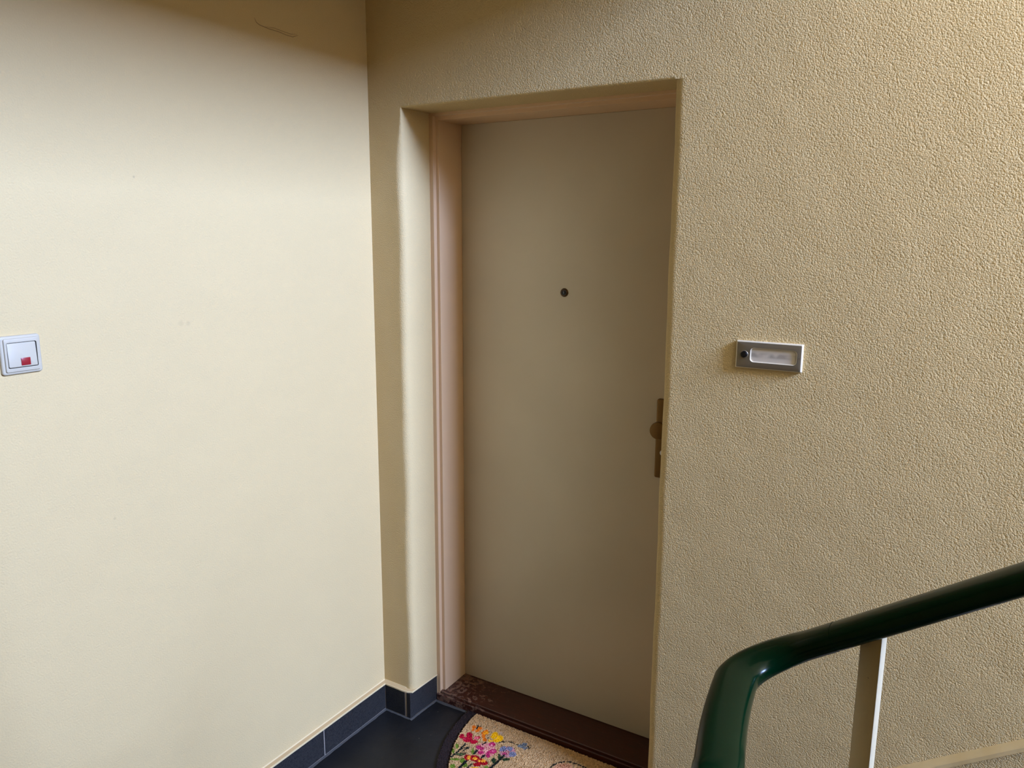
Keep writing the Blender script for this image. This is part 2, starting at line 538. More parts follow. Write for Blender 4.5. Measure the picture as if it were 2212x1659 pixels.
def bead(name, pts, label=None):
    """painted plaster fillet: pts = (wall point, normal direction) along the wall"""
    b = bmesh.new()
    loops = []
    for (px, py), (nx, ny) in pts:
        loops.append([(px + nx * o, py + ny * o, z) for o, z in
                      ((-0.006, HB + 0.011), (0.0005, HB + 0.0088), (0.002, HB + 0.0056), (0.0145, HB + 0.0042), (0.0160, HB + 0.0034), (0.0163, HB - 0.0010), (-0.006, HB - 0.0010))])
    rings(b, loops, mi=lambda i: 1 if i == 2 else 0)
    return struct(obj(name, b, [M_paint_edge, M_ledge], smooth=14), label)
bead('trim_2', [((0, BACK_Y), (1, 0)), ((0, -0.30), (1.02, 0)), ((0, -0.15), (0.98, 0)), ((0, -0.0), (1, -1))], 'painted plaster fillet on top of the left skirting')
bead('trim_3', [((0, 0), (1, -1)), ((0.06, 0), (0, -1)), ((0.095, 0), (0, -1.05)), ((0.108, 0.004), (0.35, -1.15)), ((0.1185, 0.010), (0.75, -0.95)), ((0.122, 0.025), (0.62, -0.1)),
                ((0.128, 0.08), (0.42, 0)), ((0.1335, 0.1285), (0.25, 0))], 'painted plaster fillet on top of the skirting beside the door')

# grout between floor and skirting: paler band with a ragged edge
def band(p0, p1, w, nrm, n=24):
    b = bmesh.new()
    p0, p1, nrm = Vector(p0), Vector(p1), Vector(nrm)
    top, bot = [], []
    for i in range(n + 1):
        p = p0.lerp(p1, i / n)
        q = p + nrm * (w * random.uniform(0.8, 1.15))
        top.append((b.verts.new((p.x, p.y, 0.0035)), b.verts.new((q.x, q.y, 0.0006))))
    for a, c in zip(top[:-1], top[1:]):
        b.faces.new((a[0], a[1], c[1], c[0]))
    return b
M_grout_blue = mat('grout_blue_grey', (62, 60, 56), 0.7)
obj('grout_line', band((0.0145, -2.0), (0.0145, -0.016), 0.008, (1, 0), 90), M_grout_blue, floor)
obj('grout_line', band((0.0145, -0.0155), (0.1285, -0.0160), 0.006, (0, -1)), M_grout_blue, floor)
obj('grout_line', band((0.1285, -0.022), (0.1365, 0.128), 0.007, (1, 0)), M_grout_blue, floor)
obj('grout_line', band((0.137, 0.124), (0.985, 0.124), 0.011, (0, -1), 40), M_grout_blue, floor)

# ------------------------------------------------------------------ door, frame and threshold
door = bpy.data.objects.new('door_1', None)
door.empty_display_size = 0.1
door.location = (0.57, D2, 0.0)
COL.objects.link(door)
struct(door, 'plain grey-beige flat door with peephole, set deep in the wall')
ZF = 2.022
leaf = obj('leaf', boxes((0.1622, 0.9645, D2, D2 + 0.042, 0.0390, ZF - 0.0002), bevel=0.0012), M_door, door)
for (px, pz) in ((0.66, 1.212), (0.535, 0.845), (0.638, 0.842), (0.70, 0.56), (0.79, 0.30)):
    b = bmesh.new()
    lathe(b, [(0.0001, -0.0007), (0.0012, -0.0005), (0.0017, 0.0003)], (px, D2, pz), seg=10)
    obj('paint_blemish', b, M_door, leaf)
FX0, FX1 = 0.1610, 0.9660
FPROF = ((0.0425, D1), (0.0125, D1), (0.0120, D1 + 0.0005), (0.0120, D1 + 0.0130), (0.0110, D1 + 0.0140), (0.0005, D1 + 0.0140), (0.0, D1 + 0.0145), (0.0, 0.36), (0.0425, 0.36))
def frame_part(name, A, B):
    b = bmesh.new()
    rings(b, [A, B])
    return obj(name, b, M_frame, door, smooth=25)
frame_part('frame_jamb', [(FX0 - o, y, 0.019) for o, y in FPROF], [(FX0 - o, y, ZF + o) for o, y in FPROF])
frame_part('frame_jamb', [(FX1 + o, y, 0.019) for o, y in FPROF], [(FX1 + o, y, ZF + o) for o, y in FPROF])
frame_part('frame_head', [(FX0 - o, y, ZF + o) for o, y in FPROF], [(FX1 + o, y, ZF + o) for o, y in FPROF])
obj('gap_backing', boxes((0.150, 0.980, D2 + 0.030, D2 + 0.055, 0.02, ZF + 0.02)), M_dark_gap, door, smooth=0)  # dark sheet added behind the leaf; its colour stands for shade in the gap
b = bmesh.new()
prism(b, [(0.124, 0.0), (0.1225, 0.004), (0.1225, 0.0265), (0.1240, 0.0290), (0.1285, 0.0290), (0.1300, 0.0270), (0.1310, 0.0270), (0.1312, 0.0350), (0.1330, 0.0370), (0.30, 0.0375), (0.30, 0.0)], 'x', 0.1390, 0.9875)
th = obj('threshold', b, M_wood, door, smooth=20)
th['label'] = 'dark brown varnished wooden threshold with worn patches'

# peephole
pe = bmesh.new()
C0 = (0.5555, D2, 1.488)
lathe(pe, [(0.0138, 0.001), (0.0138, -0.0012), (0.0128, -0.0026), (0.0112, -0.0030), (0.0098, -0.0040), (0.0092, -0.0042), (0.0086, -0.0030), (0.0086, 0.0010)], C0)
peep = obj('peephole', pe, M_bronze_dark, door)
b = bmesh.new(); lathe(b, [(0.0084, 0.0), (0.0083, -0.0028), (0.0060, -0.0030), (0.0056, -0.0018)], C0)
obj('barrel', b, M_black, peep)
b = bmesh.new(); lathe(b, [(0.0057, -0.0015), (0.0045, -0.0026), (0.0025, -0.0033), (0.0003, -0.0035)], C0)
obj('lens', b, M_glass, peep)

# long plate with knob and lock cylinder
def plate_y(cx, cz, w, h, r, steps, y0, n=5):
    """rounded plate facing -y: steps = (inset, depth towards the viewer)"""
    loops = []
    for ins, dep in steps:
        loops.append([(cx + p, y0 - dep, cz + q) for p, q in rrect(w - 2 * ins, h - 2 * ins, max(r - ins, 0.0004), n)])
    return rings(bmesh.new(), loops)
hp = obj('handle_plate', plate_y(0.9060, 1.0600, 0.0500, 0.246, 0.006, ((0, 0), (0, 0.0085), (0.0012, 0.0108), (0.0035, 0.0115)), D2), M_bronze, door)
hp['label'] = 'brown bronze backplate with round knob'
b = bmesh.new()
lathe(b, [(0.0125, -0.0105), (0.0125, -0.030), (0.0150, -0.036), (0.0240, -0.043), (0.0262, -0.047), (0.0262, -0.0555), (0.0250, -0.0590), (0.0200, -0.0600), (0.0004, -0.0604)], (0.9050, D2, 1.0960), seg=48)
obj('knob', b, M_bronze, hp)
b = bmesh.new()
lathe(b, [(0.0085, -0.0100), (0.0085, -0.0195), (0.0078, -0.0205), (0.0003, -0.0206)], (0.9085, D2, 1.0195), seg=24)
obj('lock_cylinder', b, M_steel, hp)

# ------------------------------------------------------------------ light switch on the left wall
SY, SZ = -1.0925, 1.4168
sw = thing('light_switch', (0, SY, SZ), 'square white light switch with small red lens on the left wall', 'light switch')
def plate_x(cy, cz, w, h, r, steps, x0=0.0, n=6):
    loops = []
    for ins, dep in steps:
        loops.append([(x0 + dep, cy + p, cz + q) for p, q in rrect(w - 2 * ins, h - 2 * ins, max(r - ins, 0.0004), n)])
    return rings(bmesh.new(), loops)
def ring_x(cy, cz, w, h, r, steps, w2, h2, r2, steps2, n=6):
    loops = [[(d, cy + p, cz + q) for p, q in rrect(w - 2 * i, h - 2 * i, max(r - i, .0004), n)] for i, d in steps]
    loops += [[(d, cy + p, cz + q) for p, q in rrect(w2 - 2 * i, h2 - 2 * i, max(r2 - i, .0004), n)] for i, d in steps2]
    loops.append(loops[0])
    b = bmesh.new()
    return rings(b, loops, cap=False)
obj('cover_frame', plate_x(SY, SZ, 0.0795, 0.0800, 0.0060, ((0, 0), (0, 0.0045), (0.0008, 0.0062), (0.0024, 0.0072), (0.0042, 0.0074))), M_white, sw)
obj('inner_frame', ring_x(SY + 0.0003, SZ, 0.0680, 0.0690, 0.0035, ((0, 0.0070), (0, 0.0090), (0.0008, 0.0104), (0.0022, 0.0108)), 0.0590, 0.0525, 0.0030, ((0, 0.0108), (-0.0006, 0.0100), (-0.0006, 0.0072))), M_white, sw)
obj('gap', plate_x(SY, SZ, 0.0600, 0.0535, 0.003, ((0, 0.0070), (0, 0.0078))), M_dark_gap, sw)
rk = bmesh.new()
steps = ((0, 0.0070), (0, 0.0098), (0.0006, 0.0108), (0.0016, 0.0112))
loops = []
for ins, dep in steps:
    loops.append([(dep + (0.0012 if dep > 0.009 else 0) * (-q / 0.025), SY + p, SZ + q) for p, q in rrect(0.0566 - 2 * ins, 0.0500 - 2 * ins, max(0.0026 - ins, .0004), 6)])
rings(rk, loops)
rocker = obj('rocker', rk, M_white, sw)
b = bmesh.new()
box(b, 0.0105, 0.0133, SY - 0.0046, SY + 0.0138, SZ - 0.0222, SZ - 0.0065, bevel=0.0006)
ln = obj('lens', b, M_red, rocker)
ln['label'] = 'small red lens'

# ------------------------------------------------------------------ bell plate on the door wall
PX, PZ = 1.2590, 1.3785
bell = thing('doorbell_plate', (PX, 0, PZ), 'flat brushed metal doorbell plate with black button and name strip', 'doorbell')
b = bmesh.new()
W_, H_ = 0.1575, 0.0675
outer = ((0, 0.0), (0, -0.0055), (0.0003, -0.0072), (0.0026, -0.0097), (0.0034, -0.0100))
loops = [[(PX + p, yv, PZ + q) for p, q in rrect(W_ - 2 * i, H_ - 2 * i, 0.0016, 6)] for i, yv in outer]
inner = ((-0.0014, -0.0100), (0.0, -0.0088), (0.0, -0.0050))
loops += [[(PX + 0.0115 + p, yv, PZ + 0.0005 + q) for p, q in rrect(0.1070 - 2 * i, 0.0330 - 2 * i, 0.0075 - i, 6)] for i, yv in inner]
rings(b, loops, cap=False)
b.normal_update()
for fc in b.faces:
    if abs(fc.normal.y) < 0.85:
        fc.material_index = 1
obj('cover', b, [M_alu, M_alu_edge], bell, smooth=30)
b = boxes((PX - 0.045, PX + 0.068, -0.0066, -0.0005, PZ - 0.018, PZ + 0.019))
ns = obj('name_strip', b, M_label, bell, smooth=0)
ns['label'] = 'pale name strip with smeared writing under clear plastic'
b = bmesh.new(); lathe(b, [(0.0098, -0.0090), (0.0098, -0.0105), (0.0090, -0.0113), (0.0080, -0.0108), (0.0078, -0.0090)], (PX - 0.0580, 0, PZ + 0.0005), seg=36)
obj('button_ring', b, M_alu, bell)
b = bmesh.new(); lathe(b, [(0.0077, -0.0090), (0.0077, -0.0128), (0.0070, -0.0138), (0.0040, -0.0143), (0.0003, -0.0144)], (PX - 0.0580, 0, PZ + 0.0005), seg=36)
obj('button', b, M_black, bell)
b = bmesh.new(); lathe(b, [(0.0021, -0.0090), (0.0021, -0.0102), (0.0012, -0.0096), (0.0003, -0.0094)], (PX + 0.0715, 0, PZ - 0.001), seg=16)
obj('screw', b, M_bronze_dark, bell)

# ------------------------------------------------------------------ stair railing
rail = thing('stair_railing', (1.475, -0.95, 0.0), 'dark green handrail on pale metal bars bending down beside the stairs', 'railing')
def sweep(path, w, h, ups=None, seg=20, power=2.5):
    """rail section (wide, low, rounded) swept along path"""
    loops = []
    N = len(path)
    for i, p in enumerate(path):
        a = Vector(path[max(0, i - 1)]); c = Vector(path[min(N - 1, i + 1)])
        d = (c - a).normalized()
        s = d.cross(Vector((0, 0, 1))).normalized()
        u = s.cross(d).normalized()
        lp = []
        for k in range(seg):
            an = 2 * math.pi * k / seg
            ca, sa = math.cos(an), math.sin(an)
            x = math.copysign(abs(ca) ** (2 / power), ca) * w / 2
            zv = math.copysign(abs(sa) ** (2 / power), sa) * h / 2
            lp.append(tuple(Vector(p) + s * x + u * zv))
        loops.append(lp)
    return rings(bmesh.new(), loops)
SLOPE = 0.665
XB, RB, YR = 1.474, 0.070, -0.95
zline = lambda x: 1.158 + SLOPE * (x - 1.548)
LEVEL = 1.085
bend = []
for x in (1.575, 1.565, 1.556):
    bend.append((x, YR, zline(x)))
xc = XB + RB
for k in range(0, 19):
    a = math.radians(90 * k / 18)
    z0 = zline(xc) ; tt = k / 18
    # slope eases from the flight's pitch to level
    L = RB * math.pi / 2
    z = z0 - SLOPE * L * (tt - tt ** 2 / 2) * 0.98
    bend.append((xc - RB * math.sin(a), YR - RB + RB * math.cos(a), z))
zl_ = bend[-1][2]
XE = 1.503
for tt in (0.15, 0.3, 0.45, 0.6, 0.8, 1.0):
    bend.append((XB + (XE - XB) * (tt - 0.12 * math.sin(math.pi * tt)), -1.02 - 0.17 * tt, zl_))
R2 = 0.06
for k in range(1, 15):
    a = math.radians(90 * k / 14)
    tt = k / 14
    bend.append((XE + R2 - R2 * math.cos(a), -1.19 - R2 * math.sin(a), zl_ - SLOPE * R2 * math.pi / 2 * tt * tt / 2))
ze = bend[-1][2]; ye = bend[-1][1]
bend.append((bend[-1][0] + 0.03, ye, ze - 0.03 * SLOPE))
obj('handrail_bend', sweep(bend, 0.0520, 0.0298), M_green, rail, smooth=50)
obj('handrail_straight', sweep([(1.565 + 1.70 * i / 6, YR, zline(1.565 + 1.70 * i / 6)) for i in range(7)], 0.0515, 0.0290), M_green, rail, smooth=50)
xs0 = bend[-1][0] - 0.01
obj('handrail_straight', sweep([(xs0 + 1.6 * i / 6, ye, ze - 0.03 * SLOPE - SLOPE * (1.6 * i / 6 - 0.01)) for i in range(7)], 0.0515, 0.0290), M_green, rail, smooth=50)
def bar(x, y, z0, z1, w=0.0275, d=0.0105, rot=-28):
    b = bmesh.new()
    ca, sa = math.cos(math.radians(rot)), math.sin(math.radians(rot))
    loops = []
    for z in (z0, z1):
        loops.append([(x + p * ca - q * sa, y + p * sa + q * ca, z) for p, q in rrect(w, d, 0.0012, 2)])
    rings(b, loops)
    return obj('baluster', b, M_bar, rail, smooth=40)
for k in range(7):
    x = 1.617 + 0.255 * k
    bar(x, YR, zline(x) - 0.93 - 0.02, zline(x) - 0.006)
for k in range(6):
    x = xs0 + 0.10 + 0.255 * k
    zz = ze - SLOPE * (x - xs0)
    bar(x, ye, zz - 0.95, zz - 0.006)
M_stringer = mat('string_enamel', (226, 214, 186), 0.4)
def string_bar(x0, x1, zf, y):
    b = bmesh.new()
    A = [b.verts.new((x0, y + dy, zf(x0) + dz)) for dy, dz in ((-.006, -.02), (.006, -.02), (.006, .02), (-.006, .02))]
    B = [b.verts.new((x1, y + dy, zf(x1) + dz)) for dy, dz in ((-.006, -.02), (.006, -.02), (.006, .02), (-.006, .02))]
    b.faces.new(A[::-1]); b.faces.new(B)
    for i in range(4):
        b.faces.new((A[i], A[(i + 1) % 4], B[(i + 1) % 4], B[i]))
    obj('bottom_rail', b, M_stringer, rail, smooth=0)
string_bar(1.53, 3.26, lambda x: zline(x) - 0.93, YR)
string_bar(xs0 + .02, xs0 + 1.55, lambda x: ze - SLOPE * (x - xs0) - 0.93, ye)

# ------------------------------------------------------------------ doormat
MCX, MY, MA, MBD = 0.657, 0.1215, 0.380, 0.480
mt = thing('doormat', (MCX, 0.0, 0.0), 'half-moon coir doormat with printed flowers and dark border at the threshold', 'doormat')
ART = [
    ('p', (202, 140, 150), [(0.4820,-0.0150),(0.4880,-0.0310),(0.4870,-0.0460),(0.4790,-0.0590),(0.4670,-0.0670),(0.4520,-0.0680),(0.4370,-0.0620),(0.4250,-0.0510),(0.4190,-0.0360),(0.4200,-0.0200),(0.4270,-0.0070),(0.4400,0.0010),(0.4560,0.0020),(0.4710,-0.0040)]),
    ('p', (180, 130, 150), [(0.5400,0.0110),(0.5440,-0.0010),(0.5430,-0.0130),(0.5370,-0.0230),(0.5270,-0.0300),(0.5150,-0.0310),(0.5040,-0.0260),(0.4950,-0.0170),(0.4910,-0.0050),(0.4920,0.0070),(0.4980,0.0170),(0.5080,0.0240),(0.5200,0.0250),(0.5320,0.0200)]),
    ('s', (24, 30, 32), [(0.4710,0.0210),(0.4760,0.0290)], 0.003),
    ('s', (24, 30, 32), [(0.4800,0.0320),(0.4860,0.0390)], 0.003),
    ('s', (24, 30, 32), [(0.4950,0.0410),(0.5030,0.0440)], 0.003),
    ('s', (24, 30, 32), [(0.5070,0.0450),(0.5170,0.0450)], 0.003),
    ('s', (24, 30, 32), [(0.5230,0.0430),(0.5330,0.0450)], 0.003),
    ('p', (110, 120, 140), [(0.5480,0.0490),(0.5500,0.0450),(0.5490,0.0410),(0.5470,0.0370),(0.5430,0.0350),(0.5390,0.0340),(0.5340,0.0360),(0.5320,0.0390),(0.5300,0.0430),(0.5310,0.0470),(0.5330,0.0510),(0.5370,0.0530),(0.5410,0.0540),(0.5450,0.0520)]),
    ('p', (100, 112, 135), [(0.5550,0.0640),(0.5570,0.0600),(0.5560,0.0560),(0.5540,0.0520),(0.5510,0.0500),(0.5470,0.0500),(0.5430,0.0510),(0.5400,0.0540),(0.5390,0.0580),(0.5400,0.0620),(0.5420,0.0650),(0.5450,0.0670),(0.5490,0.0680),(0.5530,0.0660)]),
    ('p', (112, 120, 140), [(0.5650,0.0480),(0.5660,0.0450),(0.5650,0.0410),(0.5630,0.0380),(0.5590,0.0350),(0.5550,0.0350),(0.5520,0.0360),(0.5490,0.0390),(0.5480,0.0420),(0.5490,0.0460),(0.5510,0.0490),(0.5550,0.0510),(0.5580,0.0520),(0.5620,0.0510)]),
    ('s', (24, 30, 32), [(0.5600,0.0560),(0.5710,0.0470)], 0.0024),
    ('s', (24, 30, 32), [(0.5630,0.0580),(0.5700,0.0650)], 0.0024),
    ('s', (24, 30, 32), [(0.5710,0.0480),(0.5720,0.0560)], 0.0024),
    ('p', (180, 160, 150), [(0.4560,0.0710),(0.4580,0.0670),(0.4580,0.0640),(0.4560,0.0610),(0.4540,0.0590),(0.4500,0.0590),(0.4470,0.0610),(0.4450,0.0630),(0.4430,0.0670),(0.4430,0.0710),(0.4450,0.0730),(0.4470,0.0750),(0.4510,0.0750),(0.4540,0.0740)]),
    ('p', (214, 112, 24), [(0.3610,0.0500),(0.3620,0.0460),(0.3620,0.0420),(0.3610,0.0390),(0.3580,0.0370),(0.3540,0.0370),(0.3510,0.0390),(0.3480,0.0410),(0.3460,0.0450),(0.3460,0.0490),(0.3480,0.0520),(0.3510,0.0540),(0.3550,0.0540),(0.3580,0.0520)]),
    ('p', (214, 112, 24), [(0.3660,0.0350),(0.3670,0.0330),(0.3670,0.0300),(0.3650,0.0270),(0.3630,0.0260),(0.3600,0.0250),(0.3570,0.0260),(0.3550,0.0280),(0.3540,0.0310),(0.3540,0.0340),(0.3550,0.0360),(0.3580,0.0380),(0.3610,0.0380),(0.3640,0.0370)]),
    ('p', (214, 112, 24), [(0.3820,0.0540),(0.3840,0.0500),(0.3830,0.0460),(0.3810,0.0430),(0.3780,0.0400),(0.3730,0.0400),(0.3690,0.0410),(0.3660,0.0440),(0.3650,0.0480),(0.3650,0.0520),(0.3670,0.0560),(0.3710,0.0580),(0.3750,0.0580),(0.3790,0.0570)]),
    ('p', (214, 112, 24), [(0.3810,0.0380),(0.3820,0.0350),(0.3820,0.0320),(0.3810,0.0290),(0.3780,0.0270),(0.3750,0.0270),(0.3720,0.0280),(0.3690,0.0310),(0.3680,0.0340),(0.3680,0.0370),(0.3700,0.0400),(0.3720,0.0410),(0.3760,0.0420),(0.3790,0.0400)]),
    ('s', (24, 30, 32), [(0.3600,0.0610),(0.3690,0.0420)], 0.0027),
    ('s', (24, 30, 32), [(0.3640,0.0550),(0.3720,0.0640)], 0.002),
    ('s', (206, 108, 24), [(0.4010,0.0500),(0.3980,0.0360),(0.4120,0.0180),(0.4250,0.0070)], 0.0077),
    ('p', (228, 158, 36), [(0.4140,0.0460),(0.4150,0.0420),(0.4150,0.0380),(0.4130,0.0350),(0.4090,0.0330),(0.4050,0.0320),(0.4010,0.0330),(0.3980,0.0360),(0.3960,0.0400),(0.3970,0.0440),(0.3990,0.0480),(0.4030,0.0500),(0.4070,0.0500),(0.4110,0.0490)]),
    ('p', (224, 176, 14), [(0.4460,0.0560),(0.4480,0.0500),(0.4480,0.0450),(0.4450,0.0400),(0.4410,0.0380),(0.4360,0.0370),(0.4310,0.0400),(0.4270,0.0440),(0.4250,0.0490),(0.4250,0.0550),(0.4270,0.0590),(0.4320,0.0620),(0.4370,0.0620),(0.4420,0.0600)]),
    ('p', (224, 176, 14), [(0.4710,0.0480),(0.4740,0.0410),(0.4740,0.0350),(0.4720,0.0300),(0.4670,0.0270),(0.4610,0.0270),(0.4560,0.0300),(0.4510,0.0350),(0.4480,0.0420),(0.4480,0.0480),(0.4510,0.0530),(0.4550,0.0560),(0.4610,0.0560),(0.4670,0.0530)]),
    ('p', (224, 176, 14), [(0.4710,0.0340),(0.4710,0.0300),(0.4700,0.0250),(0.4650,0.0210),(0.4600,0.0170),(0.4540,0.0160),(0.4490,0.0160),(0.4450,0.0180),(0.4440,0.0230),(0.4460,0.0270),(0.4500,0.0320),(0.4560,0.0350),(0.4620,0.0370),(0.4670,0.0370)]),
    ('p', (224, 176, 14), [(0.4460,0.0430),(0.4480,0.0380),(0.4480,0.0330),(0.4460,0.0290),(0.4420,0.0260),(0.4380,0.0260),(0.4330,0.0280),(0.4290,0.0320),(0.4270,0.0370),(0.4280,0.0420),(0.4300,0.0460),(0.4340,0.0480),(0.4380,0.0490),(0.4430,0.0460)]),
    ('p', (205, 160, 60), [(0.4480,0.0180),(0.4490,0.0160),(0.4480,0.0130),(0.4450,0.0100),(0.4420,0.0080),(0.4380,0.0070),(0.4350,0.0070),(0.4330,0.0090),(0.4320,0.0120),(0.4330,0.0150),(0.4350,0.0180),(0.4390,0.0200),(0.4420,0.0210),(0.4460,0.0200)]),
    ('p', (24, 30, 32), [(0.4290,0.0250),(0.4290,0.0240),(0.4290,0.0230),(0.4280,0.0210),(0.4270,0.0210),(0.4260,0.0210),(0.4250,0.0210),(0.4240,0.0220),(0.4230,0.0230),(0.4240,0.0240),(0.4240,0.0250),(0.4250,0.0260),(0.4270,0.0260),(0.4280,0.0260)]),
    ('p', (168, 16, 52), [(0.3540,-0.0120),(0.3560,-0.0170),(0.3570,-0.0220),(0.3550,-0.0250),(0.3520,-0.0270),(0.3480,-0.0270),(0.3430,-0.0250),(0.3390,-0.0200),(0.3370,-0.0150),(0.3360,-0.0100),(0.3370,-0.0060),(0.3410,-0.0040),(0.3450,-0.0050),(0.3500,-0.0070)]),
    ('p', (168, 16, 52), [(0.3760,0.0060),(0.3800,-0.0020),(0.3810,-0.0090),(0.3790,-0.0140),(0.3750,-0.0170),(0.3690,-0.0160),(0.3630,-0.0120),(0.3570,-0.0060),(0.3530,0.0010),(0.3520,0.0090),(0.3540,0.0140),(0.3580,0.0170),(0.3640,0.0160),(0.3700,0.0120)]),
    ('p', (168, 16, 52), [(0.3860,-0.0120),(0.3880,-0.0180),(0.3870,-0.0240),(0.3830,-0.0300),(0.3760,-0.0340),(0.3690,-0.0350),(0.3620,-0.0330),(0.3570,-0.0290),(0.3550,-0.0230),(0.3560,-0.0170),(0.3610,-0.0110),(0.3670,-0.0070),(0.3740,-0.0060),(0.3810,-0.0070)]),
    ('p', (168, 16, 52), [(0.4090,-0.0110),(0.4110,-0.0150),(0.4090,-0.0210),(0.4050,-0.0260),(0.4000,-0.0290),(0.3940,-0.0300),(0.3880,-0.0290),(0.3840,-0.0260),(0.3820,-0.0210),(0.3840,-0.0160),(0.3880,-0.0110),(0.3930,-0.0070),(0.3990,-0.0060),(0.4050,-0.0070)]),
    ('p', (168, 16, 52), [(0.4040,0.0100),(0.4050,0.0060),(0.4050,0.0020),(0.4020,-0.0020),(0.3970,-0.0050),(0.3930,-0.0060),(0.3880,-0.0050),(0.3850,-0.0020),(0.3840,0.0020),(0.3850,0.0060),(0.3880,0.0100),(0.3920,0.0130),(0.3970,0.0130),(0.4010,0.0120)]),
    ('p', (216, 112, 142), [(0.4010,0.0060),(0.4020,0.0040),(0.4010,0.0010),(0.3990,-0.0020),(0.3950,-0.0040),(0.3920,-0.0050),(0.3890,-0.0040),(0.3870,-0.0030),(0.3860,-0.0000),(0.3870,0.0030),(0.3890,0.0050),(0.3920,0.0070),(0.3960,0.0080),(0.3990,0.0080)]),
    ('p', (192, 54, 94), [(0.3680,-0.0200),(0.3680,-0.0220),(0.3680,-0.0240),(0.3660,-0.0260),(0.3640,-0.0280),(0.3610,-0.0280),(0.3590,-0.0280),(0.3570,-0.0260),(0.3560,-0.0240),(0.3570,-0.0220),(0.3580,-0.0190),(0.3610,-0.0180),(0.3630,-0.0180),(0.3660,-0.0180)]),
    ('s', (24, 30, 32), [(0.3790,-0.0420),(0.3810,-0.0860),(0.3770,-0.1200)], 0.0044),
    ('s', (24, 30, 32), [(0.4000,-0.0500),(0.3910,-0.0770)], 0.0037),
    ('s', (24, 30, 32), [(0.3830,-0.0690),(0.3960,-0.0530)], 0.0024),
    ('p', (84, 104, 64), [(0.4090,-0.0860),(0.4090,-0.0890),(0.4070,-0.0930),(0.4030,-0.0970),(0.3980,-0.1000),(0.3920,-0.1020),(0.3880,-0.1030),(0.3850,-0.1010),(0.3840,-0.0980),(0.3860,-0.0940),(0.3900,-0.0900),(0.3960,-0.0870),(0.4010,-0.0850),(0.4060,-0.0850)]),
    ('s', (24, 30, 32), [(0.3820,-0.1040),(0.4030,-0.0960),(0.4090,-0.0800)], 0.002),
    ('s', (24, 30, 32), [(0.3840,-0.0970),(0.3970,-0.0850),(0.4090,-0.0800)], 0.002),
    ('p', (98, 126, 46), [(0.3670,-0.0630),(0.3700,-0.0680),(0.3710,-0.0730),(0.3710,-0.0760),(0.3690,-0.0780),(0.3660,-0.0770),(0.3620,-0.0730),(0.3580,-0.0690),(0.3540,-0.0630),(0.3530,-0.0580),(0.3530,-0.0550),(0.3550,-0.0540),(0.3580,-0.0550),(0.3630,-0.0580)]),
    ('p', (98, 126, 46), [(0.3690,-0.0900),(0.3720,-0.0960),(0.3740,-0.1000),(0.3740,-0.1030),(0.3720,-0.1050),(0.3690,-0.1030),(0.3650,-0.1000),(0.3610,-0.0960),(0.3570,-0.0900),(0.3560,-0.0860),(0.3560,-0.0820),(0.3580,-0.0810),(0.3610,-0.0820),(0.3650,-0.0860)]),
    ('p', (98, 126, 46), [(0.4250,-0.0590),(0.4290,-0.0650),(0.4310,-0.0700),(0.4310,-0.0730),(0.4290,-0.0740),(0.4260,-0.0730),(0.4220,-0.0690),(0.4170,-0.0640),(0.4140,-0.0580),(0.4120,-0.0530),(0.4120,-0.0490),(0.4140,-0.0480),(0.4170,-0.0490),(0.4210,-0.0530)]),
    ('p', (98, 126, 46), [(0.4070,-0.1140),(0.4070,-0.1170),(0.4040,-0.1210),(0.4000,-0.1250),(0.3940,-0.1290),(0.3870,-0.1310),(0.3820,-0.1320),(0.3800,-0.1310),(0.3800,-0.1280),(0.3820,-0.1240),(0.3870,-0.1200),(0.3930,-0.1160),(0.3990,-0.1130),(0.4040,-0.1130)]),
    ('p', (98, 126, 46), [(0.4260,-0.1110),(0.4280,-0.1160),(0.4290,-0.1210),(0.4270,-0.1240),(0.4240,-0.1260),(0.4190,-0.1260),(0.4150,-0.1240),(0.4110,-0.1200),(0.4090,-0.1160),(0.4090,-0.1110),(0.4100,-0.1070),(0.4130,-0.1050),(0.4180,-0.1050),(0.4220,-0.1070)]),
    ('p', (98, 126, 46), [(0.4140,-0.1490),(0.4160,-0.1530),(0.4160,-0.1570),(0.4140,-0.1600),(0.4110,-0.1620),(0.4070,-0.1630),(0.4030,-0.1610),(0.4000,-0.1580),(0.3980,-0.1540),(0.3980,-0.1500),(0.4000,-0.1460),(0.4030,-0.1440),(0.4070,-0.1440),(0.4110,-0.1460)]),
    ('p', (98, 126, 46), [(0.4450,-0.1240),(0.4470,-0.1280),(0.4460,-0.1320),(0.4440,-0.1360),(0.4400,-0.1390),(0.4350,-0.1390),(0.4310,-0.1380),(0.4270,-0.1350),(0.4260,-0.1300),(0.4260,-0.1260),(0.4290,-0.1220),(0.4330,-0.1200),(0.4370,-0.1190),(0.4420,-0.1210)]),
    ('p', (98, 126, 46), [(0.5060,-0.0980),(0.5080,-0.1010),(0.5070,-0.1040),(0.5060,-0.1070),(0.5030,-0.1080),(0.5000,-0.1090),(0.4970,-0.1070),(0.4950,-0.1050),(0.4930,-0.1020),(0.4940,-0.0990),(0.4950,-0.0960),(0.4980,-0.0940),(0.5010,-0.0940),(0.5040,-0.0950)]),
    ('s', (24, 30, 32), [(0.4330,-0.0010),(0.4300,-0.0140)], 0.004),
    ('s', (24, 30, 32), [(0.4300,-0.0490),(0.4310,-0.0680)], 0.005),
    ('s', (24, 30, 32), [(0.4640,-0.0570),(0.4630,-0.0700)], 0.005),
